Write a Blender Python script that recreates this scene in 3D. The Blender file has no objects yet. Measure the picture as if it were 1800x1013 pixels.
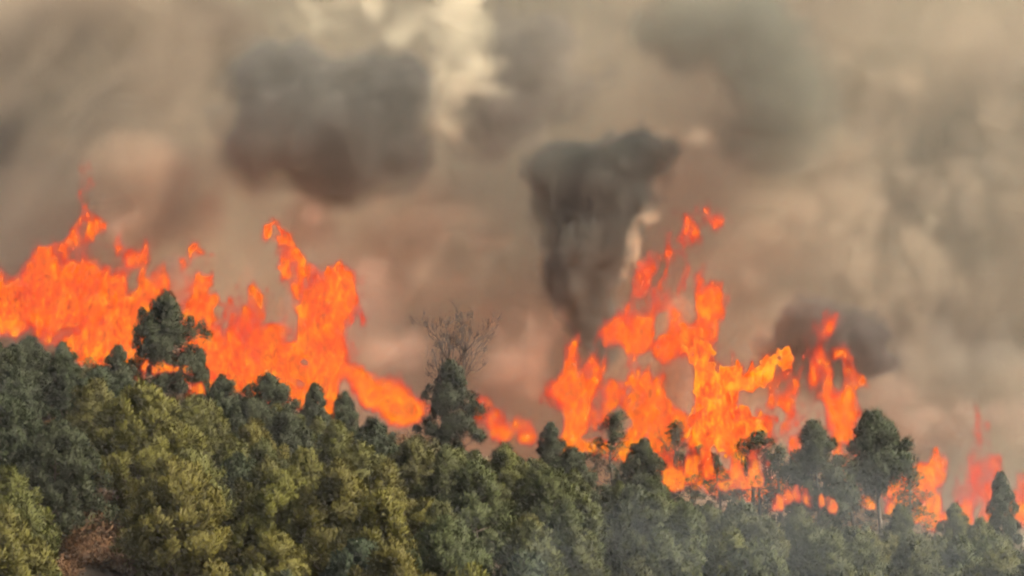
import bpy, math, random
import numpy as np

# ------------------------------------------------------------------ camera, sky, sun, exposure
S = bpy.context.scene
COL = S.collection
PITCH = math.radians(8.0)
FPX = 4060.0                      # focal length in photo pixels (1800 wide)
EYE = 1.7
cam = bpy.data.objects.new('camera', bpy.data.cameras.new('camera'))
COL.objects.link(cam)
cam.location = (0, 0, EYE)
cam.rotation_euler = (math.radians(90) + PITCH, 0, 0)
cam.data.lens = 36.0 * FPX / 1800.0
cam.data.clip_start = 0.5
cam.data.clip_end = 20000
S.camera = cam

SUN_EL, SUN_AZ = 46.0, 66.0
world = bpy.data.worlds.new('World')
S.world = world
world.use_nodes = True
wn = world.node_tree
sky = wn.nodes.new('ShaderNodeTexSky')
sky.sky_type = 'NISHITA'
sky.sun_disc = False
sky.sun_elevation = math.radians(SUN_EL)
sky.sun_rotation = math.radians(180 - SUN_AZ)
sky.dust_density = 6.0
wn.links.new(sky.outputs[0], wn.nodes['Background'].inputs[0])
wn.nodes['Background'].inputs[1].default_value = 0.085

sun = bpy.data.objects.new('sun', bpy.data.lights.new('sun', 'SUN'))
COL.objects.link(sun)
sun.data.energy = 5.0
sun.data.angle = math.radians(14)
sun.data.color = (1.0, 0.86, 0.64)
sun.rotation_euler = (math.radians(90 - SUN_EL), 0, math.radians(SUN_AZ))
sun.location = (60, -60, 90)

S.view_settings.view_transform = 'Standard'
S.view_settings.look = 'None'
S.view_settings.exposure = 1.42
S.view_settings.gamma = 1.0
S.cycles.use_denoising = True
S.cycles.volume_bounces = 0
S.cycles.volume_step_rate = 2.2
S.cycles.volume_max_steps = 256
S.cycles.use_adaptive_sampling = True
S.cycles.adaptive_threshold = 0.07
S.cycles.adaptive_min_samples = 12
S.cycles.filter_width = 2.3
S.cycles.max_bounces = 5
S.cycles.diffuse_bounces = 1
S.cycles.glossy_bounces = 0
S.cycles.transmission_bounces = 0
S.cycles.transparent_max_bounces = 40
S.cycles.sample_clamp_indirect = 4.0

rng = np.random.RandomState(7)
random.seed(7)

# ------------------------------------------------------------------ helpers
CP, SP = math.cos(PITCH), math.sin(PITCH)


def P(px, py, Y):
    """photo pixel (1800x1013) -> world point at distance Y"""
    a = (px - 900.0) / FPX
    b = -(py - 506.5) / FPX
    dy = CP - b * SP
    dz = SP + b * CP
    k = Y / dy
    return (a * k, Y, EYE + dz * k)


def to_px(x, y, z):
    f = y * CP + (z - EYE) * SP
    u = -y * SP + (z - EYE) * CP
    return 900 + FPX * x / f, 506.5 - FPX * u / f


def tag(o, label=None, cat=None, group=None, kind=None):
    if label: o['label'] = label
    if cat: o['category'] = cat
    if group: o['group'] = group
    if kind: o['kind'] = kind
    return o


def empty(name, loc, label=None, cat=None, group=None):
    o = bpy.data.objects.new(name, None)
    COL.objects.link(o)
    o.location = loc
    o.empty_display_size = 0.3
    return tag(o, label, cat, group)


def link(name, me, parent=None, loc=(0, 0, 0)):
    o = bpy.data.objects.new(name, me)
    COL.objects.link(o)
    o.location = loc
    if parent is not None:
        o.parent = parent
    return o


def quick_mesh(name, V, F, nper, mat, smooth=False):
    """V (n,3), F (m,nper) arrays -> mesh"""
    V = np.asarray(V, np.float32)
    F = np.asarray(F, np.int32)
    me = bpy.data.meshes.new(name)
    me.vertices.add(len(V))
    me.vertices.foreach_set('co', V.ravel())
    me.loops.add(F.size)
    me.loops.foreach_set('vertex_index', F.ravel())
    me.polygons.add(len(F))
    me.polygons.foreach_set('loop_start', np.arange(0, F.size, nper, dtype=np.int32))
    me.polygons.foreach_set('loop_total', np.full(len(F), nper, np.int32))
    if smooth:
        me.polygons.foreach_set('use_smooth', np.ones(len(F), bool))
    me.update(calc_edges=True)
    me.validate()
    if mat is not None:
        me.materials.append(mat)
    return me


NT = np.random.RandomState(11).rand(64, 64, 64).astype(np.float32)


def vnoise(x, y, z):
    xf, yf, zf = np.floor(x), np.floor(y), np.floor(z)
    xi, yi, zi = xf.astype(np.int32), yf.astype(np.int32), zf.astype(np.int32)
    fx, fy, fz = x - xf, y - yf, z - zf
    fx = fx * fx * (3 - 2 * fx); fy = fy * fy * (3 - 2 * fy); fz = fz * fz * (3 - 2 * fz)
    r = 0
    for a in (0, 1):
        for b in (0, 1):
            for c in (0, 1):
                r = r + NT[(xi + a) & 63, (yi + b) & 63, (zi + c) & 63] * \
                    (fx if a else 1 - fx) * (fy if b else 1 - fy) * (fz if c else 1 - fz)
    return r


def fbm(x, y, z, o=4, seed=0.0):
    r, a, t = 0, 1.0, 0.0
    for i in range(o):
        k = 2.03 ** i
        r = r + a * vnoise(x * k + 7.3 * i + seed * 5.17, y * k + 3.1 * i + seed * 2.3, z * k + 11.7 * i - seed)
        t += a
        a *= .5
    return r / t - .5            # about -0.35 .. 0.35


# ------------------------------------------------------------------ materials
def new_mat(name):
    m = bpy.data.materials.new(name)
    m.use_nodes = True
    n = m.node_tree
    for x in list(n.nodes):
        if x.type != 'OUTPUT_MATERIAL':
            n.nodes.remove(x)
    return m, n, n.nodes['Material Output']


def ramp(n, pts):
    r = n.nodes.new('ShaderNodeValToRGB')
    e = r.color_ramp.elements
    while len(e) < len(pts):
        e.new(.5)
    for i, (p, c) in enumerate(pts):
        e[i].position = p
        e[i].color = (*c, 1) if len(c) == 3 else c
    return r


def noise_node(n, scale, detail=4, rough=.55, coord='Object', stretch=None):
    tc = n.nodes.new('ShaderNodeTexCoord')
    t = n.nodes.new('ShaderNodeTexNoise')
    t.inputs['Scale'].default_value = scale
    t.inputs['Detail'].default_value = detail
    t.inputs['Roughness'].default_value = rough
    if stretch:
        mp = n.nodes.new('ShaderNodeMapping')
        mp.inputs['Scale'].default_value = stretch
        n.links.new(tc.outputs[coord], mp.inputs[0])
        n.links.new(mp.outputs[0], t.inputs['Vector'])
    else:
        n.links.new(tc.outputs[coord], t.inputs['Vector'])
    return t


def foliage_mat(name):
    """needle foliage: colour = object colour, varied by tuft and by a soft noise"""
    m, n, out = new_mat(name)
    oi = n.nodes.new('ShaderNodeObjectInfo')
    at = n.nodes.new('ShaderNodeAttribute'); at.attribute_name = 'tone'
    mr = n.nodes.new('ShaderNodeMapRange')
    mr.inputs['To Min'].default_value = .72; mr.inputs['To Max'].default_value = 1.25
    n.links.new(at.outputs['Fac'], mr.inputs['Value'])
    mul = n.nodes.new('ShaderNodeVectorMath'); mul.operation = 'SCALE'
    n.links.new(oi.outputs['Color'], mul.inputs[0]); n.links.new(mr.outputs[0], mul.inputs['Scale'])
    b = n.nodes.new('ShaderNodeBsdfPrincipled')
    b.inputs['Roughness'].default_value = .65
    b.inputs['Specular IOR Level'].default_value = .15
    n.links.new(mul.outputs[0], b.inputs['Base Color'])
    tr = n.nodes.new('ShaderNodeBsdfTranslucent')
    n.links.new(mul.outputs[0], tr.inputs['Color'])
    mx = n.nodes.new('ShaderNodeMixShader'); mx.inputs[0].default_value = .18
    n.links.new(b.outputs[0], mx.inputs[1]); n.links.new(tr.outputs[0], mx.inputs[2])
    n.links.new(mx.outputs[0], out.inputs['Surface'])
    return m


def bark_mat(name, c0, c1):
    m, n, out = new_mat(name)
    t = noise_node(n, 6, 6, .65, stretch=(1, 1, .25))
    r = ramp(n, [(.3, c0), (.7, c1)])
    n.links.new(t.outputs[0], r.inputs[0])
    b = n.nodes.new('ShaderNodeBsdfPrincipled')
    b.inputs['Roughness'].default_value = .9
    n.links.new(r.outputs[0], b.inputs['Base Color'])
    bp = n.nodes.new('ShaderNodeBump'); bp.inputs['Strength'].default_value = .6
    n.links.new(t.outputs[0], bp.inputs['Height']); n.links.new(bp.outputs[0], b.inputs['Normal'])
    n.links.new(b.outputs[0], out.inputs['Surface'])
    return m


def flame_mat(name, stops, strength, a0, a1, scale):
    """glowing gas: noise-driven colour and noise-driven opacity"""
    m, n, out = new_mat(name)
    t = noise_node(n, scale, 6, .68, stretch=(1, 1, .55))
    t.inputs['Distortion'].default_value = .6
    r = ramp(n, stops)
    n.links.new(t.outputs[0], r.inputs[0])
    e = n.nodes.new('ShaderNodeEmission')
    e.inputs['Strength'].default_value = strength
    n.links.new(r.outputs[0], e.inputs['Color'])
    t2 = noise_node(n, scale * 1.7, 4, .6, stretch=(1.1, 1, .45))
    mr = n.nodes.new('ShaderNodeMapRange')
    mr.inputs['From Min'].default_value = .36; mr.inputs['From Max'].default_value = .62
    mr.inputs['To Min'].default_value = a0; mr.inputs['To Max'].default_value = a1
    n.links.new(t2.outputs[0], mr.inputs['Value'])
    tr = n.nodes.new('ShaderNodeBsdfTransparent')
    mx = n.nodes.new('ShaderNodeMixShader')
    n.links.new(mr.outputs[0], mx.inputs[0])
    n.links.new(tr.outputs[0], mx.inputs[1]); n.links.new(e.outputs[0], mx.inputs[2])
    n.links.new(mx.outputs[0], out.inputs['Surface'])
    m.cycles.emission_sampling = 'NONE'
    return m


def gas_mat(name, dens, glow):
    """burning gas: the glow colour follows the gas density (thin = red, dense = orange to yellow)"""
    m, n, out = new_mat(name)
    at = n.nodes.new('ShaderNodeAttribute'); at.attribute_name = 'density'
    r = ramp(n, [(.0, (.45, .020, .018)), (.15, (.72, .036, .012)), (.30, (1.0, .075, .007)), (.46, (1.0, .19, .003)), (.66, (1.0, .40, .005))])
    n.links.new(at.outputs['Fac'], r.inputs[0])
    mu = n.nodes.new('ShaderNodeMath'); mu.operation = 'MULTIPLY'; mu.inputs[1].default_value = dens
    n.links.new(at.outputs['Fac'], mu.inputs[0])
    mg = n.nodes.new('ShaderNodeMath'); mg.operation = 'MULTIPLY'; mg.inputs[1].default_value = glow
    n.links.new(mu.outputs[0], mg.inputs[0])
    ab = n.nodes.new('ShaderNodeVolumeAbsorption'); ab.inputs['Color'].default_value = (0, 0, 0, 1)
    em = n.nodes.new('ShaderNodeEmission')
    n.links.new(mu.outputs[0], ab.inputs['Density'])
    n.links.new(r.outputs[0], em.inputs['Color']); n.links.new(mg.outputs[0], em.inputs['Strength'])
    ad = n.nodes.new('ShaderNodeAddShader')
    n.links.new(ab.outputs[0], ad.inputs[0]); n.links.new(em.outputs[0], ad.inputs[1])
    n.links.new(ad.outputs[0], out.inputs['Volume'])
    m.cycles.volume_sampling = 'DISTANCE'
    return m


def smoke_mat(name, col, dens, g=0.0):
    """smoke grid: scattering plus the matching absorption, density from the grid"""
    m, n, out = new_mat(name)
    at = n.nodes.new('ShaderNodeAttribute'); at.attribute_name = 'density'
    mu = n.nodes.new('ShaderNodeMath'); mu.operation = 'MULTIPLY'; mu.inputs[1].default_value = dens
    n.links.new(at.outputs['Fac'], mu.inputs[0])
    sc = n.nodes.new('ShaderNodeVolumeScatter'); ab = n.nodes.new('ShaderNodeVolumeAbsorption')
    ad = n.nodes.new('ShaderNodeAddShader')
    sc.inputs['Anisotropy'].default_value = g
    for i, q in enumerate((sc, ab)):
        q.inputs['Color'].default_value = (*col, 1)
        n.links.new(mu.outputs[0], q.inputs['Density'])
        n.links.new(q.outputs[0], ad.inputs[i])
    n.links.new(ad.outputs[0], out.inputs['Volume'])
    m.cycles.volume_sampling = 'DISTANCE'
    return m


def haze_mat(name, col, dens, g=0.0):
    m, n, out = new_mat(name)
    p = n.nodes.new('ShaderNodeVolumePrincipled')
    p.inputs['Color'].default_value = (*col, 1)
    p.inputs['Density'].default_value = dens
    p.inputs['Anisotropy'].default_value = g
    n.links.new(p.outputs[0], out.inputs['Volume'])
    m.cycles.volume_sampling = 'DISTANCE'
    return m


M_LEAF = foliage_mat('pine_needles')
M_BARK = bark_mat('pine_bark', (.035, .026, .02), (.11, .085, .065))
M_CHAR = bark_mat('charred_bark', (.010, .008, .007), (.030, .025, .021))

# ------------------------------------------------------------------ terrain
LINE = [(-400, 500), (0, 565), (150, 605), (300, 655), (480, 680), (570, 705), (740, 745), (930, 775), (1000, 792), (1170, 840),
        (1350, 890), (1540, 900), (1640, 915), (1800, 905), (2200, 930)]
LX = np.array([a for a, b in LINE], float); LY = np.array([b for a, b in LINE], float)


def line_py(px):
    return np.interp(px, LX, LY)


RX = np.linspace(-70, 70, 57)
RZ = np.array([P(900 + x / 200 * FPX, float(line_py(900 + x / 200 * FPX)) + 62, 200)[2] for x in RX])
RZ = np.convolve(np.pad(RZ, 4, 'edge'), np.ones(9) / 9, 'valid')


def ground_z(x, y):
    x = np.asarray(x, float); y = np.asarray(y, float)
    zr = np.interp(x, RX, RZ)
    zf = -4.5 - 0.02 * x
    t = (y - 108) / 92.0
    z = zf + (zr - zf) * np.clip(t, 0, 1)
    z = np.where(t > 1, zr - 0.28 * np.clip(y - 203, 0, None), z)
    z = np.where(t < 0, -4.5 - 0.02 * x - 0.09 * np.clip(108 - y, 0, 30), z)
    fade = np.clip(y / 60.0, 0, 1)
    z = np.where(y < 78, (-7.2 - 0.02 * x) * fade, z)
    far = np.clip((y - 240) / 60.0, 0, 1)
    z = z * (1 - far) + (-9.0) * far
    side = np.clip((np.abs(x) - 120) / 150.0, 0, 1)
    z = z * (1 - side) + (-6.0) * side
    near = np.clip((np.abs(y - 150) - 0) / 130.0, 0, 1)
    return z + 0.5 * np.sin(x * .21 + 1) * np.cos(y * .17) * (1 - near)


gx = np.concatenate([np.array([-1600, -900, -500, -300, -200]), np.linspace(-140, 140, 113), np.array([200, 300, 500, 900, 1600])])
gy = np.concatenate([np.array([-200, -60, -20]), np.linspace(0, 300, 121), np.array([340, 420, 600, 1000, 1800, 3000])])
GX, GY = np.meshgrid(gx, gy, indexing='ij')
GZ = ground_z(GX, GY)
GZ = GZ + np.where((GY > 70) & (GY < 290), fbm(GX / 3.1, GY / 3.1, GX * 0, 3) * .7, 0)
nx, ny = GX.shape
idx = np.arange(nx * ny).reshape(nx, ny)
Fq = np.stack([idx[:-1, :-1], idx[1:, :-1], idx[1:, 1:], idx[:-1, 1:]], -1).reshape(-1, 4)
m, n, out = new_mat('dry_earth')
t1 = noise_node(n, .35, 8, .65)
r1 = ramp(n, [(.3, (.028, .019, .012)), (.55, (.055, .036, .022)), (.75, (.09, .058, .035))])
n.links.new(t1.outputs[0], r1.inputs[0])
b = n.nodes.new('ShaderNodeBsdfPrincipled'); b.inputs['Roughness'].default_value = .95
n.links.new(r1.outputs[0], b.inputs['Base Color'])
bp = n.nodes.new('ShaderNodeBump'); bp.inputs['Strength'].default_value = .8; bp.inputs['Distance'].default_value = .4
t2 = noise_node(n, 2.2, 8, .7)
n.links.new(t2.outputs[0], bp.inputs['Height']); n.links.new(bp.outputs[0], b.inputs['Normal'])
n.links.new(b.outputs[0], out.inputs['Surface'])
ground = link('ground', quick_mesh('ground', np.stack([GX, GY, GZ], -1).reshape(-1, 3), Fq, 4, m, True))
tag(ground, kind='structure')


# ------------------------------------------------------------------ trees
def tube(pts, rad, seg=6):
    """tapered tube through pts"""
    pts = np.asarray(pts, float); k = len(pts)
    V, F = [], []
    for i in range(k):
        d = pts[min(i + 1, k - 1)] - pts[max(i - 1, 0)]
        d = d / (np.linalg.norm(d) + 1e-9)
        a = np.cross(d, (0.31, .95, .1)); a /= np.linalg.norm(a) + 1e-9
        bb = np.cross(d, a)
        for j in range(seg):
            t = 2 * math.pi * j / seg
            V.append(pts[i] + rad[i] * (math.cos(t) * a + math.sin(t) * bb))
    for i in range(k - 1):
        for j in range(seg):
            F.append((i * seg + j, i * seg + (j + 1) % seg, (i + 1) * seg + (j + 1) % seg, (i + 1) * seg + j))
    return np.array(V), np.array(F)


def join_tubes(lst):
    V, F, o = [], [], 0
    for v, f in lst:
        V.append(v); F.append(f + o); o += len(v)
    return np.concatenate(V), np.concatenate(F)


def needle_clumps(centres, radii, per, r, L=.24, W=.036, up=.6, tones=None, outw=None):
    """small needle-spray quads in fluffy upright tufts; returns V,F,tone"""
    C = np.repeat(centres, per, 0)
    R = np.repeat(radii, per)[:, None]
    k = len(C)
    tone_t = np.repeat(r.rand(len(centres)) if tones is None else tones, per)
    if outw is None:
        outw = centres / (np.linalg.norm(centres, axis=1)[:, None] + 1e-6)
    d = r.normal(size=(k, 3)); d[:, 2] += .25
    d /= np.linalg.norm(d, axis=1)[:, None]
    rr = r.rand(k, 1) ** .45
    base = C + d * rr * R * np.array([1, 1, 1.45])
    ax = d * .8 + r.normal(size=(k, 3)) * .35; ax[:, 2] += up
    ax /= np.linalg.norm(ax, axis=1)[:, None]
    sd = np.cross(ax, r.normal(size=(k, 3))); sd /= np.linalg.norm(sd, axis=1)[:, None] + 1e-9
    nrm = np.repeat(outw, per, 0) * .8 + d * .5 + r.normal(size=(k, 3)) * .36
    nrm /= np.linalg.norm(nrm, axis=1)[:, None]
    flip = (np.cross(sd, ax) * nrm).sum(1) < 0
    sd[flip] *= -1
    l = L * (.6 + .8 * r.rand(k, 1)); w = W * (.6 + .8 * r.rand(k, 1))
    V = np.stack([base - sd * w * .35, base + sd * w * .35, base + ax * l * .6 + sd * w, base + ax * l, base + ax * l * .6 - sd * w], 1).reshape(-1, 3)
    F = np.arange(k * 5).reshape(k, 5)
    tone = np.clip(.15 + .75 * tone_t + .1 * r.rand(k), 0, 1)
    return V, F, tone, np.repeat(nrm, 5, 0)


def leaf_mesh(name, V, F, tone, N):
    me = quick_mesh(name, V, F, 5, M_LEAF, True)
    at = me.attributes.new('tone', 'FLOAT', 'FACE')
    at.data.foreach_set('value', tone.astype(np.float32))
    me.normals_split_custom_set_from_vertices(N.astype(np.float32))
    return me


def pine_meshes(seed, H=9.0, R=2.7, base=.12, shape=1.0, lobes=20, dens=1.0, lean=0.0, tuft=.36, per=105, gap=0.0):
    """Aleppo-like pine: bent tapered trunk, rising limbs, crown of upright tufts"""
    r = np.random.RandomState(seed)
    k = 9
    tz = np.linspace(0, H * .95, k)
    bx = np.cumsum(r.normal(size=k) * .07) + lean * (tz / H) ** 1.5
    by = np.cumsum(r.normal(size=k) * .07)
    bx -= bx[0]; by -= by[0]
    tr = np.stack([bx, by, tz], 1); tr[0, 2] = -.5
    rad = np.linspace(.17, .03, k) * H / 9
    tubes = [tube(tr, rad, 7)]
    cen, crad, ton = [], [], []
    for i in range(lobes):
        h = base + (1 - base) * ((i + .5) / lobes) ** .85
        z = H * h
        c0 = np.array([np.interp(z * .88, tz, bx), np.interp(z * .88, tz, by), z * .88])
        hh = (h - base) / (1 - base)
        prof = (1 - hh ** (1.25 * shape)) * min(1, .45 + hh * 2.4) + .05
        a = i * 2.39996 + r.rand() * .8
        rr = R * prof * (.45 + .65 * r.rand())
        e = c0 + np.array([math.cos(a) * rr, math.sin(a) * rr, .12 * H * (.45 + .8 * r.rand()) * (1 - .5 * hh)])
        mid = (c0 + e) / 2 + np.array([0, 0, -.12])
        tubes.append(tube([c0, mid, e], [.06 * H / 9, .04 * H / 9, .012], 5))
        nt = max(3, int((6 + 11 * prof) * dens))
        lr = (.36 + .5 * prof) * (.75 + .6 * r.rand()) * R / 2.7                        # one rounded bough per limb, open underneath
        lt = r.rand()
        for j in range(nt):
            if r.rand() < gap:
                continue
            if j % 5 == 4:
                q = c0 + (e - c0) * (.3 + .5 * r.rand()) + r.normal(size=3) * .15
            else:
                o3 = r.normal(size=3); o3[2] = abs(o3[2]) * .9; o3 /= np.linalg.norm(o3)
                q = e - (e - c0) * .12 + o3 * lr * (.75 + .3 * r.rand())
            cen.append(q); crad.append(tuft * (.55 + .6 * r.rand())); ton.append(.55 * lt + .45 * r.rand())
    for j in range(int(8 * dens)):                               # leader
        cen.append(np.array([bx[-1], by[-1], H * (.82 + .16 * j / 8)]) + r.normal(size=3) * np.array([.2, .2, 0]) * (1 - j / 9))
        crad.append(tuft * (.8 - .45 * j / 8)); ton.append(r.rand())
    cen = np.array(cen)
    ow = np.stack([cen[:, 0] - np.interp(cen[:, 2], tz, bx), cen[:, 1] - np.interp(cen[:, 2], tz, by), np.full(len(cen), .5)], 1)
    ow /= np.linalg.norm(ow, axis=1)[:, None]
    V, F, tone, N = needle_clumps(cen, np.array(crad), per, r, tones=np.array(ton), outw=ow)
    V[:, 2] = np.maximum(V[:, 2], .15)
    cm = leaf_mesh('crown', V, F, tone, N)
    tv, tf = join_tubes(tubes)
    tm = quick_mesh('trunk', tv, tf, 4, M_BARK, True)
    return tm, cm


VAR = {
    'full_a': pine_meshes(1, 9, 3.3, .10, 1.6, 26),
    'full_b': pine_meshes(2, 9, 3.0, .08, 1.3, 26),
    'full_c': pine_meshes(3, 9, 3.6, .10, 2.0, 28),
    'cone_a': pine_meshes(4, 9, 2.2, .06, .62, 28),
    'cone_b': pine_meshes(5, 9, 2.7, .06, 1.1, 24),
    'round_a': pine_meshes(6, 9, 3.5, .14, 2.4, 27),
    'trunk_a': pine_meshes(7, 9, 2.7, .38, 1.5, 26, lean=.9, dens=.85),
    'sparse_a': pine_meshes(8, 9, 2.6, .12, .8, 20, dens=.5, per=50, gap=.2),
    'sparse_b': pine_meshes(9, 9, 2.4, .10, .7, 18, dens=.45, per=46, gap=.25),
}
OLIVE = (.050, .052, .012)
YELLOW = (.060, .059, .0105)
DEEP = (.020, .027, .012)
SAGE = (.034, .040, .012)
BROWN = (.052, .036, .014)
placed = []          # x, y


def pine(var, x, y, H, col, label, group=None, rz=None, wide=1.0):
    tm, cm = VAR[var]
    z = float(ground_z(x, y))
    t = empty('pine_tree', (x, y, z - .05), label, 'tree', group)
    t.rotation_euler = (random.uniform(-.03, .03), random.uniform(-.03, .03), random.uniform(0, 6.28) if rz is None else rz)
    s = H / 9.0
    t.scale = (s * wide, s * wide, s)
    tr = link('trunk', tm, t)
    c = link('crown', cm, t)
    v = random.uniform(.85, 1.15)
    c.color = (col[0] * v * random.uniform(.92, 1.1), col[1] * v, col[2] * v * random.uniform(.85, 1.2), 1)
    placed.append((x, y, 2.7 * s))
    return t


def solve_Y(px, py, H):
    Ys = np.linspace(92, 203, 223)
    best, by = 1e9, 150
    for Y in Ys[::-1]:
        x, _, z = P(px, py, Y)
        e = abs(z - float(ground_z(x, Y)) - H)
        if e < best - 1e-4:
            best, by = e, Y
    return by


def pine_at(var, px, py, H, col, label, group=None, Y=None, wide=1.0, rz=None):
    if Y is None:
        Y = solve_Y(px, py, H)
    x, _, z = P(px, py, Y)
    h = z - float(ground_z(x, Y))
    return pine(var, x, Y, max(2.0, h), col, label, group, rz, wide)


# pines standing on the ridge against fire and smoke: (variant, px, py of the tip, Y, colour, width, label)
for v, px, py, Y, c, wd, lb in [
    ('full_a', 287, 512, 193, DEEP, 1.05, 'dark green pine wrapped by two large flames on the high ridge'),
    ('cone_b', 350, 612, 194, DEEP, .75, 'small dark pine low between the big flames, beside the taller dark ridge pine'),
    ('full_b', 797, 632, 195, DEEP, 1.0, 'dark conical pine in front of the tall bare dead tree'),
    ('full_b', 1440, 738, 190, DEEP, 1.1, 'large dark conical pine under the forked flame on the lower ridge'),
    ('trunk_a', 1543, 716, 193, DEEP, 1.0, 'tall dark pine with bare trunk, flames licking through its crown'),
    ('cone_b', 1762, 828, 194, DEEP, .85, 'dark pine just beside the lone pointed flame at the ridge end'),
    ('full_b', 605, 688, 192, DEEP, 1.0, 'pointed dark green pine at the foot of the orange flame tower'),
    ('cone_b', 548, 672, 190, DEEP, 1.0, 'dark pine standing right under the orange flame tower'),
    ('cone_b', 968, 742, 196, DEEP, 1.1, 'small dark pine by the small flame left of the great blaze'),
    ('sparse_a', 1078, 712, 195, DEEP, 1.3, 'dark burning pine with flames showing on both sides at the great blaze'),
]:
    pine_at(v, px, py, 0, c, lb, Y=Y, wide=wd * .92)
for px, py, Y, lb in [(1178, 730, 196, 'thin scorched pine under the dark smoke gap in the great blaze'),
                      (1218, 775, 194, 'short scorched pine left sparse in front of the yellow-hearted flame'),
                      (1270, 790, 193.5, 'low scorched pine at the foot of the yellow-hearted flame'),
                      (1322, 745, 196, 'thin scorched pine on the far flank of the yellow-hearted flame'),
                      (1372, 775, 194.5, 'scorched pine glinting with fire beside the large dark conical pine'),
                      (1500, 800, 196, 'scorched sparse pine between the large conical pine and the bare-trunk pine'),
                      (1596, 800, 195, 'scorched sparse pine just past the tall pine with bare trunk')]:
    pine_at(random.choice(['sparse_a', 'sparse_b']), px, py, 0, DEEP, lb, 'scorched pines inside the great blaze', Y=Y, wide=random.uniform(1.2, 1.6))

# large pines on the slope, tips read from the photograph
TINT = {id(YELLOW): ('yellow-green', 'yellow-green pines on the slope'), id(OLIVE): ('olive green', 'olive pines on the slope'),
        id(SAGE): ('hazy grey-green', 'grey-green pines on the slope'), id(DEEP): ('dark green', 'dark pines below the fire'), id(BROWN): ('brownish', 'brownish pines on the slope')}
FORM = {'full_a': 'bushy', 'full_b': 'broad-based pointed', 'full_c': 'wide spreading', 'cone_a': 'slim conical', 'cone_b': 'conical', 'round_a': 'round-topped'}
MARKS = [(60, 'the broad flame wall'), (285, 'the flame-wrapped ridge pine'), (430, 'the curling orange flame'), (565, 'the orange flame tower'), (690, 'the low red flame ribbon'), (797, 'the bare dead tree'),
         (900, 'the small low flame'), (1030, 'the ragged flame'), (1150, 'the tallest red flame'), (1275, 'the yellow-hearted flame'), (1440, 'the forked red flame'),
         (1560, 'the tall pine with bare trunk'), (1720, 'the lone pointed flame')]


def describe(c, var, px, H, Y):
    size = 'tall ' if H > 8.4 else 'small ' if H < 6.2 else ''
    row = 'close under' if Y > 178 else 'midway downslope of' if Y > 138 else 'far downslope of'
    mark = min(MARKS, key=lambda q: abs(q[0] - px))[1]
    return f'{size}{TINT[id(c)][0]} {FORM[var]} pine {row} {mark}', TINT[id(c)][1]


BIG = [(250, 668, 10.5, YELLOW, 'full_c'), (160, 668, 9, OLIVE, 'full_a'), (27, 645, 8, DEEP, 'full_a'), (9, 893, 9.5, YELLOW, 'full_a'),
       (315, 800, 9.5, YELLOW, 'full_c'), (402, 768, 8, OLIVE, 'full_b'), (347, 742, 8, OLIVE, 'full_b'), (471, 804, 8.5, OLIVE, 'full_a'), (470, 655, 7.5, DEEP, 'full_c'),
       (395, 660, 7, DEEP, 'full_a'), (440, 700, 8, DEEP, 'round_a'), (500, 715, 8, DEEP, 'full_a'), (523, 786, 9, YELLOW, 'cone_b'), (601, 810, 9.5, YELLOW, 'full_a'), (674, 862, 9.5, YELLOW, 'full_b'),
       (692, 945, 9, YELLOW, 'full_a'), (764, 880, 8, SAGE, 'cone_b'), (629, 774, 8.5, OLIVE, 'full_c'), (723, 766, 8, OLIVE, 'full_a'),
       (845, 810, 9, SAGE, 'full_b'), (960, 826, 8.5, SAGE, 'full_a'), (931, 915, 9, SAGE, 'full_b'), (996, 882, 8.5, SAGE, 'cone_b'),
       (890, 779, 7.5, OLIVE, 'full_a'), (1040, 870, 8, SAGE, 'full_b'), (1148, 842, 8, SAGE, 'full_a'), (1177, 922, 9, SAGE, 'full_b'), (1125, 772, 7, DEEP, 'full_a'),
       (1011, 786, 7, DEEP, 'full_a'), (1323, 952, 9, SAGE, 'full_a'), (1299, 878, 8, SAGE, 'full_c'), (1578, 885, 6, SAGE, 'cone_b'),
       (1724, 912, 7, OLIVE, 'full_a'), (1677, 883, 6, OLIVE, 'cone_b'), (1752, 958, 8, OLIVE, 'full_c'), (1620, 948, 8, SAGE, 'full_a'),
       (1403, 893, 7, SAGE, 'full_a'), (1460, 930, 8, SAGE, 'full_b'), (90, 740, 8.5, DEEP, 'round_a'), (845, 992, 9, YELLOW, 'full_b'),
       (210, 606, 6.5, DEEP, 'cone_b'), (110, 600, 6.5, DEEP, 'full_b'), (50, 590, 6.5, DEEP, 'full_a'), (660, 735, 7, DEEP, 'full_a')]
for px, py, H, c, v in BIG:
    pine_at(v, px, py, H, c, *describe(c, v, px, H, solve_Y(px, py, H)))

# the rest of the forest
tries = 0
while tries < 5200 and len(placed) < 225:
    tries += 1
    Y = 93 + 105 * random.random() ** .8
    x = random.uniform(-1, 1) * (Y * .2217 + 7)
    zg = float(ground_z(x, Y))
    H = random.uniform(5.5, 9.0)
    px, pt = to_px(x, Y, zg + H)
    lim = float(line_py(min(max(px, -300), 2100)))
    if pt < lim + 30:
        H -= (lim + 30 - pt) * Y / FPX
        if H < 3.4:
            continue
        px, pt = to_px(x, Y, zg + H)
    if pt > 1010:
        continue
    if any((x - a) ** 2 + (Y - b_) ** 2 < (1.0 * max(r_, 2.0) + 1.0) ** 2 for a, b_, r_ in placed):
        continue
    if (60 < px < 430 and pt > 850) or (90 < px < 270 and Y < 140):
        continue
    u = random.random()
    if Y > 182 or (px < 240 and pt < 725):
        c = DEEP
    elif px < 760:
        c = YELLOW if u < .3 else OLIVE if u < .75 else BROWN if u < .87 else DEEP
    else:
        c = SAGE if u < .7 else OLIVE if u < .93 else DEEP
    v = random.choice(['full_a', 'full_b', 'full_c', 'cone_b', 'round_a'])
    pine(v, x, Y, H, c, *describe(c, v, px, H, Y))


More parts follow.
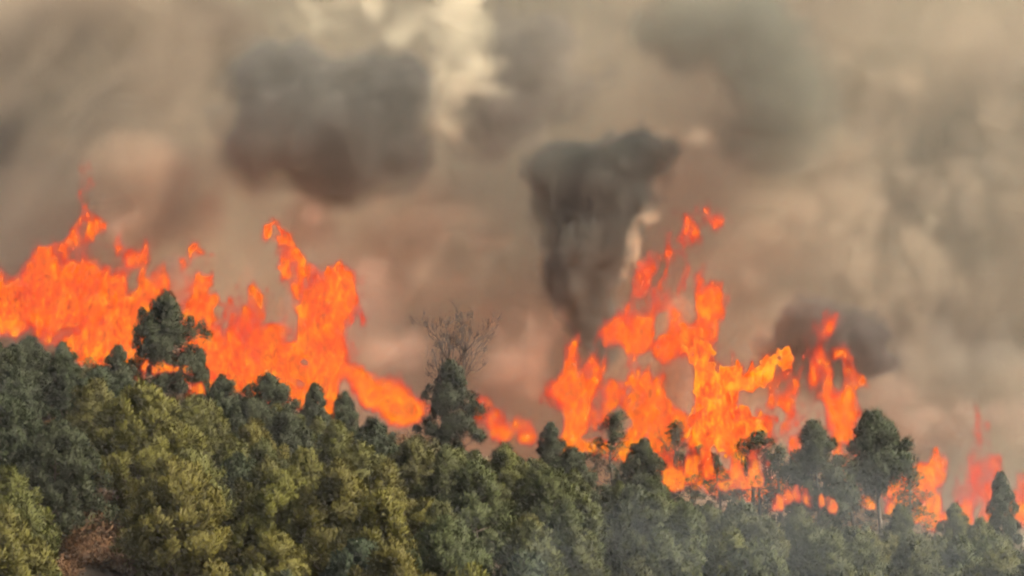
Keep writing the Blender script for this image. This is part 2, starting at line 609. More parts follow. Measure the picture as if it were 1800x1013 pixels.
# dry undergrowth bushes between the pines
def bush_mesh(seed):
    r = np.random.RandomState(seed)
    k = 26
    c = r.normal(size=(k, 3)) * np.array([.7, .7, .3]); c[:, 2] = np.abs(c[:, 2]) + .35
    V, F, tone, N = needle_clumps(c, .35 + .2 * r.rand(k), 110, r, .2, .036, .35)
    V[:, 2] = np.maximum(V[:, 2], .03)
    me = leaf_mesh('foliage', V, F, tone, N)
    st = []
    for i in range(6):
        e = c[i]
        st.append(tube([(0, 0, -.2), e * .5 + np.array([0, 0, .05]), e], [.035, .025, .012], 5))
    v, f = join_tubes(st)
    return me, quick_mesh('stems', v, f, 4, M_BARK, True)


BUSH = [bush_mesh(30 + i) for i in range(3)]
patch = []
while len(patch) < 30:
    px, py = random.uniform(90, 440), random.uniform(890, 1005)
    for Y in np.linspace(125, 165, 81):
        x, _, z = P(px, py, Y)
        if z <= float(ground_z(x, Y)) + .5:
            break
    patch.append((x, float(Y)))
nb = 0
for _ in range(4000):
    if nb >= 170:
        break
    Y = random.uniform(92, 198)
    x = random.uniform(-1, 1) * (Y * .2217 + 3)
    if nb < len(patch):
        x, Y = patch[nb]
    zg = float(ground_z(x, Y))
    px, pt = to_px(x, Y, zg + 1)
    if nb >= len(patch) and (pt > 1030 or pt < float(line_py(px)) + 25):
        continue
    if nb >= len(patch) and any((x - a) ** 2 + (Y - b_) ** 2 < 1.5 for a, b_, r_ in placed):
        continue
    fo, st = random.choice(BUSH)
    rust = nb < len(patch) or (px < 700 and random.random() < .5)
    s = random.uniform(.8, 1.7)
    mark = min(MARKS, key=lambda q: abs(q[0] - px))[1]
    row = 'close under' if Y > 178 else 'midway downslope of' if Y > 138 else 'far downslope of'
    t = empty('bush', (x, Y, zg - .05), f"{'large' if s > 1.25 else 'small'} {'rust-brown dry' if rust else 'dull olive'} bush between pines {row} {mark}", 'bush',
              'rust-brown bushes' if rust else 'olive bushes')
    t.rotation_euler = (0, 0, random.uniform(0, 6.28))
    t.scale = (s, s, s * random.uniform(.8, 1.2))
    link('stems', st, t)
    o = link('foliage', fo, t)
    o.color = (.070, .036, .017, 1) if rust else (.042, .040, .015, 1)
    nb += 1


# bare dead trees
def dead_tree(px, py_top, Y, spread, seed, label, depth=5, n0=7):
    r = np.random.RandomState(seed)
    x, _, zt = P(px, py_top, Y)
    zg = float(ground_z(x, Y))
    H = zt - zg
    t = empty('dead_tree', (x, Y, zg - .05), label, 'tree')
    k = 6
    tp = np.stack([np.cumsum(r.normal(size=k) * .05), np.cumsum(r.normal(size=k) * .05), np.linspace(-.3, H * .62, k)], 1)
    tm = quick_mesh('trunk', *tube(tp, np.linspace(.2, .09, k), 7), 4, M_CHAR, True)
    link('trunk', tm, t)

    def grow(p, d, L, rad, lev, out):
        q = p + d * L * .5 + r.normal(size=3) * .05 * L
        e = p + d * L + r.normal(size=3) * .08 * L
        out.append(tube([p, q, e], [rad, rad * .8, rad * .5], 4))
        if lev <= 0:
            return
        for i in range(2 if lev > 2 else 3):
            nd = d + r.normal(size=3) * .42; nd[2] += .28
            nd /= np.linalg.norm(nd)
            grow(p + (e - p) * (.45 + .55 * r.rand()), nd, L * (.55 + .25 * r.rand()), max(rad * .6, .013), lev - 1, out)
    for i in range(n0):
        a = i * 2.4 + r.rand()
        f = .55 + .45 * i / max(n0 - 1, 1)
        p = np.array([np.interp(f * H * .62, tp[:, 2], tp[:, j]) for j in range(3)])
        d = np.array([math.cos(a) * spread, math.sin(a) * spread, .9]); d /= np.linalg.norm(d)
        out = []
        grow(p, d, H * (.17 + .05 * r.rand()), .06, depth - 2, out)
        v, f_ = join_tubes(out)
        link('branch', quick_mesh('branch', v, f_, 4, M_CHAR, True), t)
    return t


dead_tree(795, 540, 200, .5, 3, 'tall bare dead tree with fanned branches standing against the pale smoke', 7, 15)
dead_tree(1012, 598, 203, .5, 5, 'thin bare tree at the left edge of the great blaze', 5, 6)
dead_tree(1180, 735, 194, .35, 8, 'thin charred tree burning inside the great blaze, below the dark smoke gap', 5, 6)
dead_tree(1335, 770, 194, .4, 9, 'thin charred tree beside the yellow heart of the great blaze', 5, 6)


# ------------------------------------------------------------------ volume grids from numpy fields
def grid_group(mn, mx, res, mat=None, iso=None):
    g = bpy.data.node_groups.new('grid', 'GeometryNodeTree')
    g.interface.new_socket('Geometry', in_out='INPUT', socket_type='NodeSocketGeometry')
    g.interface.new_socket('Geometry', in_out='OUTPUT', socket_type='NodeSocketGeometry')
    N = g.nodes.new; L = g.links.new
    gi = N('NodeGroupInput'); go = N('NodeGroupOutput'); vc = N('GeometryNodeVolumeCube')
    si = N('GeometryNodeSampleIndex'); si.data_type = 'FLOAT'; si.domain = 'POINT'
    na = N('GeometryNodeInputNamedAttribute'); na.data_type = 'FLOAT'; na.inputs[0].default_value = 'd'
    pos = N('GeometryNodeInputPosition')
    ops = []
    for op, v in (('SUBTRACT', mn), ('MULTIPLY', [(res[i] - 1) / (mx[i] - mn[i]) for i in range(3)]), ('ADD', (.5, .5, .5)), ('FLOOR', None), ('DOT_PRODUCT', (res[1] * res[2], res[2], 1))):
        o = N('ShaderNodeVectorMath'); o.operation = op
        if v is not None: o.inputs[1].default_value = v
        ops.append(o)
    L(pos.outputs[0], ops[0].inputs[0])
    for a, b_ in zip(ops[:-1], ops[1:]):
        L(a.outputs[0], b_.inputs[0])
    L(gi.outputs[0], si.inputs['Geometry']); L(na.outputs[0], si.inputs['Value']); L(ops[-1].outputs['Value'], si.inputs['Index'])
    L(si.outputs[0], vc.inputs['Density'])
    vc.inputs['Min'].default_value = mn; vc.inputs['Max'].default_value = mx
    for i, k in enumerate('XYZ'):
        vc.inputs['Resolution ' + k].default_value = int(res[i])
    if iso is None:
        sm = N('GeometryNodeSetMaterial'); sm.inputs['Material'].default_value = mat
        L(vc.outputs[0], sm.inputs[0]); L(sm.outputs[0], go.inputs[0])
    else:
        vm = N('GeometryNodeVolumeToMesh')
        vm.inputs['Threshold'].default_value = iso
        L(vc.outputs[0], vm.inputs[0]); L(vm.outputs[0], go.inputs[0])
    return g


def point_mesh(name, d):
    me = bpy.data.meshes.new(name)
    me.vertices.add(d.size)
    at = me.attributes.new('d', 'FLOAT', 'POINT')
    at.data.foreach_set('value', np.ascontiguousarray(d, np.float32).ravel())
    return me


def grid_axes(mn, mx, vox):
    res = [max(4, int(round((mx[i] - mn[i]) / vox)) + 1) for i in range(3)]
    X, Y, Z = np.meshgrid(*[np.linspace(mn[i], mx[i], res[i], dtype=np.float32) for i in range(3)], indexing='ij')
    return res, X, Y, Z


def smoke_volume(name, mn, mx, vox, field, mat):
    res, X, Y, Z = grid_axes(mn, mx, vox)
    d = field(X, Y, Z)
    e = np.ones_like(d)                                  # fade to nothing at the borders of the grid
    for ax in range(3):
        t = np.linspace(0, 1, res[ax]); f = np.clip(np.minimum(t, 1 - t) / .06, 0, 1)
        sh = [1, 1, 1]; sh[ax] = -1
        e = e * f.reshape(sh)
    o = link(name, point_mesh(name, d * e))
    m_ = o.modifiers.new('grid', 'NODES'); m_.node_group = grid_group(mn, mx, res, mat)
    tag(o, kind='stuff')
    return o


def iso_mesh(mn, mx, res, d, iso):
    """surface of the grid where it crosses iso"""
    d = np.clip(d + 1.0, 0, None)                        # iso 0 -> 1
    d[0] = d[-1] = 0; d[:, 0] = d[:, -1] = 0; d[:, :, 0] = d[:, :, -1] = 0
    pm = point_mesh('tmp', d)
    o = link('tmp', pm)
    m_ = o.modifiers.new('grid', 'NODES'); m_.node_group = grid_group(mn, mx, res, None, 1.0 + iso)
    dg = bpy.context.evaluated_depsgraph_get()
    me = bpy.data.meshes.new_from_object(o.evaluated_get(dg))
    g = m_.node_group
    bpy.data.objects.remove(o); bpy.data.node_groups.remove(g); bpy.data.meshes.remove(pm)
    return me


# ------------------------------------------------------------------ flames
M_CORE = flame_mat('flame_core', [(.38, (.34, .018, .010)), (.44, (.80, .045, .007)), (.50, (1.0, .115, .004)), (.55, (1.0, .24, .003)), (.62, (1.0, .42, .012))], .42, .7, 1.0, 1.3)
M_HOT = flame_mat('flame_core_hot', [(.36, (.55, .035, .006)), (.43, (1.0, .10, .004)), (.50, (1.0, .25, .003)), (.56, (1.0, .40, .005)), (.64, (1.0, .58, .03))], .44, .75, 1.0, 1.1)
M_GAS = gas_mat('burning_gas', 5.0, .43)


def flame(label, Y, strokes, seed, power=0, turb=1.0, thick=.55, heat=0.0, vox=.115, holes=(), soft=1.0):
    """strokes: polylines of (px, py, radius px[, strength]) in the photograph; the flame stands at distance Y"""
    segs = []
    for st in strokes:
        if len(st) == 1:
            st = [st[0], st[0]]
        for a, b_ in zip(st[:-1], st[1:]):
            pa, pb = P(a[0], a[1], Y), P(b_[0], b_[1], Y)
            segs.append((pa, pb, a[2] * Y / FPX, b_[2] * Y / FPX, a[3] if len(a) > 3 else 1., b_[3] if len(b_) > 3 else 1.))
    pts = np.array([s[0] for s in segs] + [s[1] for s in segs])
    rm = max(max(s[2], s[3]) for s in segs) * 1.5 + .6
    mn = (float(pts[:, 0].min() - rm), float(Y - rm * .75), float(pts[:, 2].min() - rm))
    mx = (float(pts[:, 0].max() + rm), float(Y + rm * .75), float(pts[:, 2].max() + rm))
    z0 = float(pts[:, 2].min()); zh = max(3.0, float(pts[:, 2].max()) - z0)

    def dist_to(x, y, z):
        best = np.full(x.shape, -9.0, np.float32)
        for pa, pb, ra, rb, ka, kb in segs:
            d = np.array(pb) - np.array(pa); L2 = max(float(d @ d), 1e-6)
            t = np.clip(((x - pa[0]) * d[0] + (z - pa[2]) * d[2]) / L2, 0, 1)
            r_ = ra + (rb - ra) * t
            k_ = ka + (kb - ka) * t
            dist = np.sqrt((x - pa[0] - t * d[0]) ** 2 + (z - pa[2] - t * d[2]) ** 2 + (y - Y) ** 2 * (.5 / thick ** 2))
            best = np.maximum(best, (1 - dist / (r_ + .06)) * k_ - (1 - k_) * .25)
        return best

    def field(X, Yg, Z):
        full = np.full(X.shape, -1.0, np.float32)
        msk = dist_to(X, Yg, Z) > -1.6
        x, y, z = X[msk], Yg[msk], Z[msk]
        up = np.clip((z - z0) / zh, 0, 1)
        A = (.6 + .7 * up) * turb
        s_ = seed * 1.37
        wx = x + A * (1.9 * fbm(x / 1.8, y / 1.8, z / 2.6, 2, s_) + .75 * fbm(x / .55, y / .55, z / .9, 2, s_ + 1))
        wz = z + A * (2.2 * fbm(x / 1.8 + 31, y / 1.8, z / 2.6, 2, s_ + 2) + .9 * fbm(x / .55 + 9, y / .55, z / .9, 2, s_ + 3))
        wy = y + A * 1.2 * fbm(x / 1.5 - 17, y / 1.5, z / 2.0, 2, s_ + 4)
        br = fbm(x / .6 + 5, y / .6, z / 1.2, 4, s_ + 9)
        fine = fbm(x / .26 + 2, y / .26, z / .55, 2, s_ + 23)
        lx = x - .35 * (z - z0)                           # sheets of fire lean with the wind
        rid = 1 - 4.2 * np.abs(fbm(lx / 1.5 + 3, y / 1.5, z / 3.6, 3, s_ + 14))
        big = fbm(lx / 2.6 + 8, y / 2.6, z / 3.4, 2, s_ + 19)
        cut = 0
        for hx, hy, hr, hs in holes:
            c = P(hx, hy, Y); rr = hr * Y / FPX
            cut = cut + 1.5 * np.exp(-(((wx - c[0]) ** 2 + ((wz - c[2]) / hs) ** 2) / rr ** 2) ** 1.5)
        full[msk] = -cut + np.minimum(dist_to(wx, wy, wz) * 1.25, .46 + heat) + (br * (1.3 + .6 * up) + fine * .95 + (rid - .55) * (.40 + .30 * up) + big * 1.7) * turb + .12 - .26 * up
        return full
    res, X, Yg, Z = grid_axes(mn, mx, vox)
    fld = field(X, Yg, Z)
    core = iso_mesh(mn, mx, res, fld - .25 * np.clip((Z - z0) / zh, 0, 1), .60 - heat * .6)
    base = (float(pts[:, 0].mean()), Y, float(ground_z(pts[:, 0].mean(), Y)))
    t = empty('flame', base, label, 'flame', 'flames along the burning ridge')
    off = (-base[0], -base[1], -base[2])
    core.materials.clear(); core.materials.append(M_HOT if heat > .3 else M_CORE)
    core.polygons.foreach_set('use_smooth', np.ones(len(core.polygons), bool))
    hc = link('hot_core', core, t, off)
    hc['kind'] = 'stuff'
    upg = np.clip((Z - z0) / zh, 0, 1)
    gas = np.clip((fld + .28 + .42 * (.45 - upg) * (fld > -.1)) / 1.2, 0, 1) ** 1.85
    gas = gas * soft
    gas[0] = gas[-1] = 0; gas[:, 0] = gas[:, -1] = 0; gas[:, :, 0] = gas[:, :, -1] = 0
    o = link('burning_gas', point_mesh('burning_gas', gas), t, off)
    m_ = o.modifiers.new('grid', 'NODES'); m_.node_group = grid_group(mn, mx, res, M_GAS)
    o['kind'] = 'stuff'
    if power > 5500:
        l = bpy.data.lights.new('fire_glow', 'POINT')
        l.energy = power * .45; l.color = (1, .28, .07); l.shadow_soft_size = 1.6
        lo = bpy.data.objects.new('fire_glow', l); COL.objects.link(lo)
        lo.parent = t
        lo.location = (0, 1.5, float(pts[:, 2].mean()) - base[2])
    return t


flame('broad orange flame wall with a tall red spike at the high end of the ridge', 200, [
    [(1470, 770, 14), (1490, 820, 12), (1500, 870, 10)],
    [(1230, 840, 18), (1330, 850, 20)],
    [(-60, 545, 24), (0, 560, 26), (80, 592, 24), (150, 610, 22), (230, 645, 18)],
    [(-60, 500, 45), (0, 535, 42), (60, 545, 42), (100, 570, 25)],
    [(70, 500, 38), (100, 455, 34), (135, 425, 26), (158, 385, 17, .9), (152, 345, 12, .85), (142, 300, 9, .6)],
    [(150, 480, 40), (130, 530, 60), (165, 580, 40), (200, 600, 26)],
    [(200, 510, 40), (225, 570, 38), (238, 620, 20), (262, 635, 10)],
    [(225, 560, 25), (265, 510, 30, .9), (285, 470, 20, .75)],
    [(200, 450, 25, .6), (255, 445, 22, .6)],
], 1, 9000, heat=.16, holes=[(235, 500, 18, 1.2), (190, 450, 20, .8)])
flame('rising orange flame curling beside the dark ridge pine', 199.5, [
    [(320, 650, 20), (380, 665, 24), (440, 675, 24), (490, 685, 20)],
    [(350, 448, 14, .8), (335, 475, 22, .85), (345, 520, 34), (365, 580, 42), (385, 630, 32)],
    [(455, 522, 24), (435, 560, 46), (420, 610, 55), (440, 650, 28)],
    [(470, 600, 35), (490, 650, 22)],
], 2, 8000, heat=.16, holes=[(395, 505, 20, 1), (380, 550, 10, 1)])
flame('bright orange flame tower with a thin red horn on top', 199.5, [
    [(500, 680, 18), (560, 715, 20), (600, 720, 14)],
    [(492, 412, 12, .85), (500, 445, 17), (520, 480, 24), (545, 510, 34)],
    [(575, 480, 22), (605, 500, 24), (600, 540, 24)],
    [(565, 520, 46), (555, 580, 46), (570, 640, 40), (575, 700, 24)],
    [(500, 630, 24), (530, 650, 26), (560, 670, 26)],
    [(470, 610, 22), (505, 640, 20)],
    [(600, 650, 18), (620, 665, 14)],
], 3, 9000, heat=.20, holes=[(508, 560, 24, 1.8), (495, 470, 8, 1.5), (475, 640, 16, 1.2), (535, 640, 10, 1)])
flame('low ribbon of red flame creeping down the ridge', 199.5, [
    [(615, 650, 18), (645, 690, 26), (690, 712, 27), (728, 722, 22), (748, 715, 12)],
    [(625, 640, 14, .7), (640, 660, 14, .8)],
], 4, 4000, turb=.85)
flame('small low flame beside the conical pine below the dead tree', 200, [
    [(842, 712, 20), (865, 730, 26), (882, 755, 22)], [(912, 745, 18), (925, 765, 16)], [(955, 772, 10), (978, 780, 9)],
], 5, 2500, turb=.7)
flame('ragged orange flame at the near edge of the great blaze', 200, [
    [(1000, 790, 14), (1060, 790, 16)],
    [(1012, 615, 18), (1030, 650, 30), (1005, 690, 34), (1030, 720, 36), (1012, 760, 22), (1000, 788, 12)],
    [(1050, 640, 16), (1040, 680, 25), (1075, 695, 26), (1090, 685, 16)],
], 6, 6000, heat=.10, holes=[(1060, 660, 10, 1), (985, 640, 12, 1.5)])
flame('tallest red flame of the great blaze, breaking up into smoke', 202, [
    [(1140, 455, 18, .75), (1135, 485, 26, .9), (1155, 525, 28, .9), (1110, 560, 26, .9), (1085, 590, 22), (1075, 600, 12)],
    [(1190, 430, 20, .6), (1220, 455, 24, .75), (1238, 500, 18, .9), (1238, 550, 14, .9), (1222, 585, 18)],
    [(1245, 372, 16, .5), (1260, 395, 13, .4)],
    [(1195, 400, 18, .45), (1170, 420, 16, .5)],
    [(1180, 610, 24), (1220, 585, 26)],
    [(1155, 525, 20), (1185, 490, 20), (1215, 465, 20)], [(1195, 610, 20), (1170, 560, 18), (1160, 520, 18)], [(1238, 550, 14), (1250, 600, 16)],
    [(1110, 600, 22), (1150, 560, 18), (1180, 520, 16), (1200, 480, 16), (1215, 430, 16, .8)], [(1230, 600, 20), (1245, 560, 18), (1240, 520, 18)],
], 7, 6000, turb=1.15, heat=-.16, soft=.6, holes=[(1203, 540, 22, 1.7), (1165, 575, 14, 1.2)])
flame('wide orange flame with long streaks in the middle of the great blaze', 200.5, [
    [(1100, 800, 18), (1180, 830, 20)],
    [(1110, 635, 24), (1130, 670, 38), (1150, 715, 42), (1185, 740, 28)],
    [(1090, 690, 26), (1130, 740, 24), (1120, 770, 10)],
    [(1170, 745, 22), (1165, 790, 20), (1160, 830, 16)], [(1120, 760, 16), (1090, 800, 14)],
], 8, 7000, heat=.14, holes=[(1190, 660, 24, 2.2), (1095, 740, 14, 1.3)])
flame('yellow-hearted flame burning hottest in the great blaze', 200, [
    [(1235, 610, 26), (1235, 650, 40), (1260, 690, 44), (1275, 735, 56), (1285, 765, 44)],
    [(1290, 660, 34), (1330, 660, 26), (1365, 645, 17), (1388, 632, 11)],
    [(1235, 770, 20), (1245, 830, 16)], [(1290, 780, 26), (1300, 840, 16)],
], 9, 9000, heat=.50, holes=[(1195, 680, 24, 2.0), (1325, 705, 28, 1.0), (1205, 760, 14, 1.6)])
flame('broken red flame between the great blaze and the large dark conical pine', 200.5, [
    [(1350, 850, 16), (1410, 870, 14)],
    [(1362, 670, 20), (1355, 700, 16)], [(1395, 690, 20), (1392, 730, 32), (1385, 770, 24), (1400, 820, 14), (1408, 850, 8)],
    [(1340, 740, 18), (1350, 780, 14)],
], 10, 4000, heat=-.06, soft=.8, holes=[(1370, 730, 10, 1.5), (1415, 680, 12, 1.5)])
flame('forked red flame rising in front of the round dark smoke puff', 200, [
    [(1462, 560, 16, .85), (1438, 590, 22), (1440, 630, 20), (1450, 680, 24), (1470, 720, 26), (1485, 765, 14)],
    [(1480, 630, 16), (1498, 665, 12), (1526, 678, 6)],
    [(1495, 690, 12), (1490, 735, 18)],
], 11, 5000, turb=.9, heat=-.08, soft=.75, holes=[(1470, 665, 10, 2.5)])
flame('scattered fire glinting among the scorched pines', 192.8, [
    [(1165, 780, 14), (1185, 845, 12)], [(1205, 770, 16), (1215, 830, 12)], [(1240, 800, 14), (1250, 830, 12)], [(1290, 800, 14), (1300, 830, 14)],
    [(1335, 800, 12), (1330, 840, 10)], [(1272, 850, 10), (1310, 850, 10)],
], 12, 3000, turb=.9)
flame('small spot fires glowing at the foot of the flame-wrapped ridge pine', 191.5, [
    [(285, 648, 9), (300, 655, 8)], [(325, 655, 8), (338, 660, 7)], [(345, 688, 11), (352, 700, 8)], [(255, 640, 8)], [(160, 600, 7), (168, 606, 6)], [(115, 590, 6)],
], 17, 0, turb=.8, vox=.09)
flame('low fire running along the ground under the large dark conical pine', 186, [
    [(1362, 880, 6), (1364, 892, 9)], [(1380, 868, 6), (1382, 888, 10)], [(1398, 870, 6), (1401, 888, 10)], [(1416, 878, 6), (1419, 892, 9)], [(1440, 886, 6), (1442, 894, 7)], [(1455, 888, 5), (1458, 900, 7)],
], 13, 800, turb=1.0, thick=.8, vox=.1)
flame('orange flame blowing sideways out from the tall pine with bare trunk', 200, [
    [(1500, 770, 16), (1510, 800, 12)], [(1545, 850, 16), (1580, 865, 22), (1615, 855, 28), (1642, 825, 20), (1645, 805, 8)],
    [(1580, 840, 12), (1560, 835, 10)], [(1520, 885, 9), (1530, 890, 7)], [(1640, 870, 14, .8), (1645, 915, 16, .8)], [(1570, 900, 12), (1610, 900, 14), (1660, 912, 13), (1700, 912, 12)],
], 14, 4000, turb=.8)
flame('lone pointed red flame near the low end of the ridge', 200, [
    [(1720, 715, 11, .9), (1720, 755, 17), (1722, 800, 24), (1722, 840, 34), (1700, 875, 22), (1690, 905, 16)], [(1745, 810, 20), (1737, 870, 14), (1735, 910, 12)],
], 15, 3500, turb=.75, heat=-.1, soft=.75)
flame('small red flame at the low end of the ridge past the last dark pine', 200, [[(1792, 845, 14), (1800, 865, 24), (1830, 880, 30)], [(1752, 905, 13), (1770, 895, 18), (1800, 905, 20)]], 16, 1500, turb=.7)


# ------------------------------------------------------------------ smoke
def bank_field(seed, sc, lo, k, y0, y1):
    def f(X, Y, Z):
        w = fbm(X / 30, Y / 30, Z / 30, 3, seed + 5) * 16
        v = fbm((X + w) / sc, Y / sc, (Z - w) / sc, 5, seed)
        return np.clip((v - lo) * k, 0, 1.3)
    return f


smoke_volume('smoke_bank', (-95, 226, -4), (95, 262, 92), 1.5, bank_field(1, 20, -.34, 3.4, 226, 262), smoke_mat('tan_smoke', (1.0, .90, .70), .16, -.15))


def puff(name, Y, blobs, col, dens, vox=.7, sc=4.5, rough=1.0, thick=.8, seed=0, g=0.):
    """blobs: (px, py, rx px, ry px, strength); a smoke mass of its own at distance Y"""
    bl = []
    for px, py, rx, ry, k in blobs:
        c = P(px, py, Y)
        bl.append((c, rx * Y / FPX, ry * Y / FPX, k))
    mx_r = max(max(b_[1], b_[2]) for b_ in bl)
    th = thick * mx_r
    mn = (min(b_[0][0] - b_[1] * 1.7 for b_ in bl) - 2, Y - th * 1.6 - 1, min(b_[0][2] - b_[2] * 1.7 for b_ in bl) - 2)
    mx = (max(b_[0][0] + b_[1] * 1.7 for b_ in bl) + 2, Y + th * 1.6 + 1, max(b_[0][2] + b_[2] * 1.7 for b_ in bl) + 2)

    def f(X, Yg, Z):
        A = sc * 1.3 * rough
        wx = X + A * fbm(X / sc, Yg / sc, Z / sc, 4, seed)
        wz = Z + A * fbm(X / sc + 19, Yg / sc, Z / sc, 4, seed + 3)
        wy = Yg + A * fbm(X / sc - 41, Yg / sc, Z / sc, 3, seed + 6)
        d = np.zeros(X.shape, np.float32)
        for c, rx, ry, k in bl:
            ty = thick * min(max(rx, ry), mx_r)
            q = ((wx - c[0]) / rx) ** 2 + ((wz - c[2]) / ry) ** 2 + ((wy - c[1]) / ty) ** 2
            d = d + k * np.exp(-1.0 * np.minimum(q, 20))
        e1 = fbm(X / (sc * .5), Yg / (sc * .5), Z / (sc * .6), 5, seed + 12)
        e2 = fbm(X / (sc * 1.3) + 7, Yg / (sc * 1.3), Z / (sc * 1.3), 3, seed + 15)
        t = np.clip((np.minimum(d, 1.1) - .42) * 2.2 + (e1 * 2.3 + e2 * 1.2) * rough, 0, 1)
        return np.where(d > .12, t * t * (3 - 2 * t), 0)
    return smoke_volume(name, mn, mx, vox, f, smoke_mat(name, col, dens, g))


GREY = (.34, .33, .30)
DARK = (.140, .148, .138)
BRN = (.58, .42, .28)
puff('dark_smoke_cloud', 211.5, [(590, 190, 185, 120, 1), (480, 130, 110, 65, .8), (690, 240, 80, 110, 1), (560, 280, 150, 80, .7), (400, 280, 90, 80, .4)], (.19, .19, .178), .32, .6, 4.6, .9, seed=1)
puff('black_smoke_column', 213, [(970, 290, 60, 46, 1), (1135, 272, 58, 58, 1), (1055, 315, 80, 60, 1), (1070, 380, 70, 60, 1), (1045, 440, 66, 60, 1.2), (950, 380, 40, 60, .45),
                                 (1030, 510, 48, 56, 1.2), (1050, 570, 42, 50, 1.0), (1070, 620, 44, 44, .8), (975, 470, 50, 60, .55), (1000, 540, 40, 50, .4)], DARK, 1.0, .45, 3.2, .8, seed=2)
puff('grey_smoke_billow', 212, [(900, 200, 110, 70, 1), (1010, 130, 150, 60, .6), (950, 55, 110, 55, .8), (870, 260, 60, 60, .5)], (.23, .22, .20), .24, .6, 4.2, seed=3)
puff('grey_smoke_mass', 212, [(1300, 90, 180, 105, 1), (1400, 180, 110, 120, .9), (1240, 40, 110, 60, .8), (1350, 270, 140, 60, .6)], (.22, .235, .20), .17, .7, 5, seed=4)
puff('brown_smoke_mass', 224, [(120, 20, 260, 80, 1), (240, 170, 130, 110, .5), (330, 30, 140, 60, .8)], (.42, .34, .26), .18, 1.0, 7, seed=5)
puff('brown_smoke_drift', 212, [(300, 380, 160, 90, .6), (250, 290, 130, 90, .8), (210, 380, 60, 80, 1), (680, 420, 150, 70, .5), (860, 430, 110, 60, .4), (540, 370, 60, 60, .9)], (.42, .32, .24), .18, .7, 5, seed=6)
puff('round_smoke_puff', 206, [(1410, 570, 52, 40, 1), (1360, 620, 60, 40, .8), (1460, 590, 60, 45, .7), (1530, 590, 40, 60, .7), (1580, 640, 50, 50, .5), (1420, 660, 60, 50, .9), (1500, 640, 50, 50, .7)], (.15, .132, .124), .75, .45, 2.6, 1.2, seed=7)
puff('dark_fire_smoke', 206.5, [(1195, 660, 34, 70, 1), (1190, 540, 34, 60, .7), (1330, 700, 40, 44, .9), (1375, 660, 30, 40, .8), (512, 560, 32, 60, 1), (305, 500, 32, 60, .9), (130, 545, 40, 40, .8), (400, 510, 40, 40, .6)],
     (.20, .16, .145), .8, .45, 2.6, .9, thick=.6, seed=8)
puff('grey_smoke_drift', 218, [(1690, 610, 150, 80, .7), (1720, 340, 110, 110, .5), (1640, 720, 120, 70, .8), (1560, 480, 130, 60, .25), (1790, 130, 70, 120, .5)], (.52, .47, .40), .15, .9, 6, seed=9)
puff('mauve_smoke_wisp', 207, [(920, 670, 60, 55, 1), (860, 600, 60, 50, .3), (690, 600, 60, 50, .4)], (.42, .29, .23), .20, .6, 3.5, seed=10)
puff('white_smoke_streak', 209, [(1122, 425, 17, 55, 1), (1155, 375, 16, 26, .8), (1098, 485, 14, 34, .8)], (.97, .88, .68), .13, .4, 2.4, 1.3, seed=11)
puff('cream_smoke_streak', 209.5, [(800, 40, 80, 60, .9), (815, 120, 50, 60, 1), (790, 210, 30, 60, 1), (600, 35, 140, 30, .8), (840, 170, 50, 26, .7), (1215, 235, 40, 24, .7), (1640, 400, 24, 60, .5)], (1.0, .92, .70), .15, .6, 4.0, 1.25, seed=13)
puff('low_brown_smoke', 208, [(690, 610, 90, 60, .8), (640, 500, 80, 70, .6), (890, 640, 80, 70, .9), (960, 560, 60, 60, .6), (1560, 690, 80, 60, .8), (1660, 760, 90, 60, .9), (1780, 740, 70, 70, .8),
                             (210, 400, 50, 60, .7), (420, 490, 50, 50, .6), (1320, 600, 50, 60, .6), (540, 370, 45, 60, .8)], (.44, .33, .27), .22, .55, 3.0, 1.1, thick=.7, seed=23)
puff('tan_smoke_wisps', 216, [(1480, 330, 150, 110, .7), (1640, 480, 130, 120, .7), (1380, 440, 120, 70, .6), (1760, 260, 110, 120, .7), (1560, 130, 140, 90, .7), (760, 480, 140, 70, .6),
                              (60, 330, 110, 110, .3), (400, 440, 120, 60, .5), (880, 560, 120, 60, .5), (1560, 640, 110, 70, .6), (760, 330, 110, 60, .6)], (.66, .55, .42), .08, .55, 3.6, 1.35, thick=.6, seed=21)
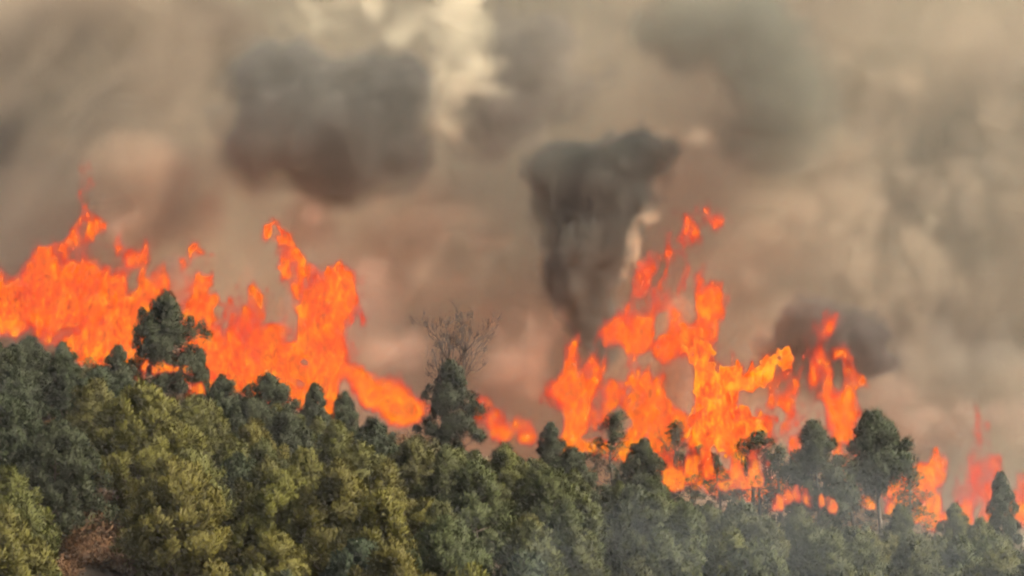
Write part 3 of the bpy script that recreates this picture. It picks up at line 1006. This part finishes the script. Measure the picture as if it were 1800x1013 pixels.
def curtain_field(X, Y, Z):
    u = 900 + X / 219 * FPX
    v = to_px(X, Y, Z)[1]
    g = 0
    for px, py, rx, ry, k in [(800, 100, 110, 160, -1.3), (640, 25, 200, 60, -1.0), (1640, 380, 120, 180, -.8), (1480, 460, 130, 100, -.55), (1000, 20, 120, 60, -.5), (40, 330, 90, 130, -.35), (1220, 230, 60, 40, -.5), (1110, 420, 50, 90, -.4), (780, 520, 150, 80, -.15),
                              (1650, 680, 200, 120, .35), (230, 260, 170, 160, .3), (1380, 330, 160, 90, .15), (100, 40, 260, 90, .25), (640, 400, 170, 70, .2), (1500, 40, 200, 80, .1), (900, 330, 90, 70, .15)]:
        g = g + k * np.exp(-((u - px) / rx) ** 2 - ((v - py) / ry) ** 2)
    sx = X - .45 * Z                                             # drift with the wind
    w = fbm(sx / 11, Y / 11, Z / 11, 3, 41) * 9
    n1 = fbm((sx + w) / 8, Y / 8, (Z - w) / 9, 5, 43)
    n2 = fbm((sx - w) / 2.6, Y / 2.6, Z / 3.4, 4, 47)
    return np.clip(.21 + n1 * 2.5 + n2 * 1.0 + g * 1.2, 0, 1)


smoke_volume('smoke_curtain', (-72, 214, -4), (72, 224, 78), .75, curtain_field, smoke_mat('grey_brown_smoke', (.60, .50, .385), .125))
puff('thin_smoke_veil', 84, [(1380, 940, 420, 130, .9), (1700, 920, 320, 150, 1), (1020, 980, 260, 80, .7)], (.72, .83, .88), .014, .7, 3, 1.0, thick=.35, seed=12)

# ------------------------------------------------------------------ haze
hv = [(-1700, -300, -14), (1700, -300, -14), (1700, 3100, -14), (-1700, 3100, -14), (-1700, -300, 112), (1700, -300, 112), (1700, 3100, 112), (-1700, 3100, 112)]
hf = [(0, 3, 2, 1), (4, 5, 6, 7), (0, 1, 5, 4), (1, 2, 6, 5), (2, 3, 7, 6), (3, 0, 4, 7)]
haze = link('haze', quick_mesh('haze', hv, hf, 4, haze_mat('haze', (.92, .90, .86), .00015, .1)))
tag(haze, kind='stuff')
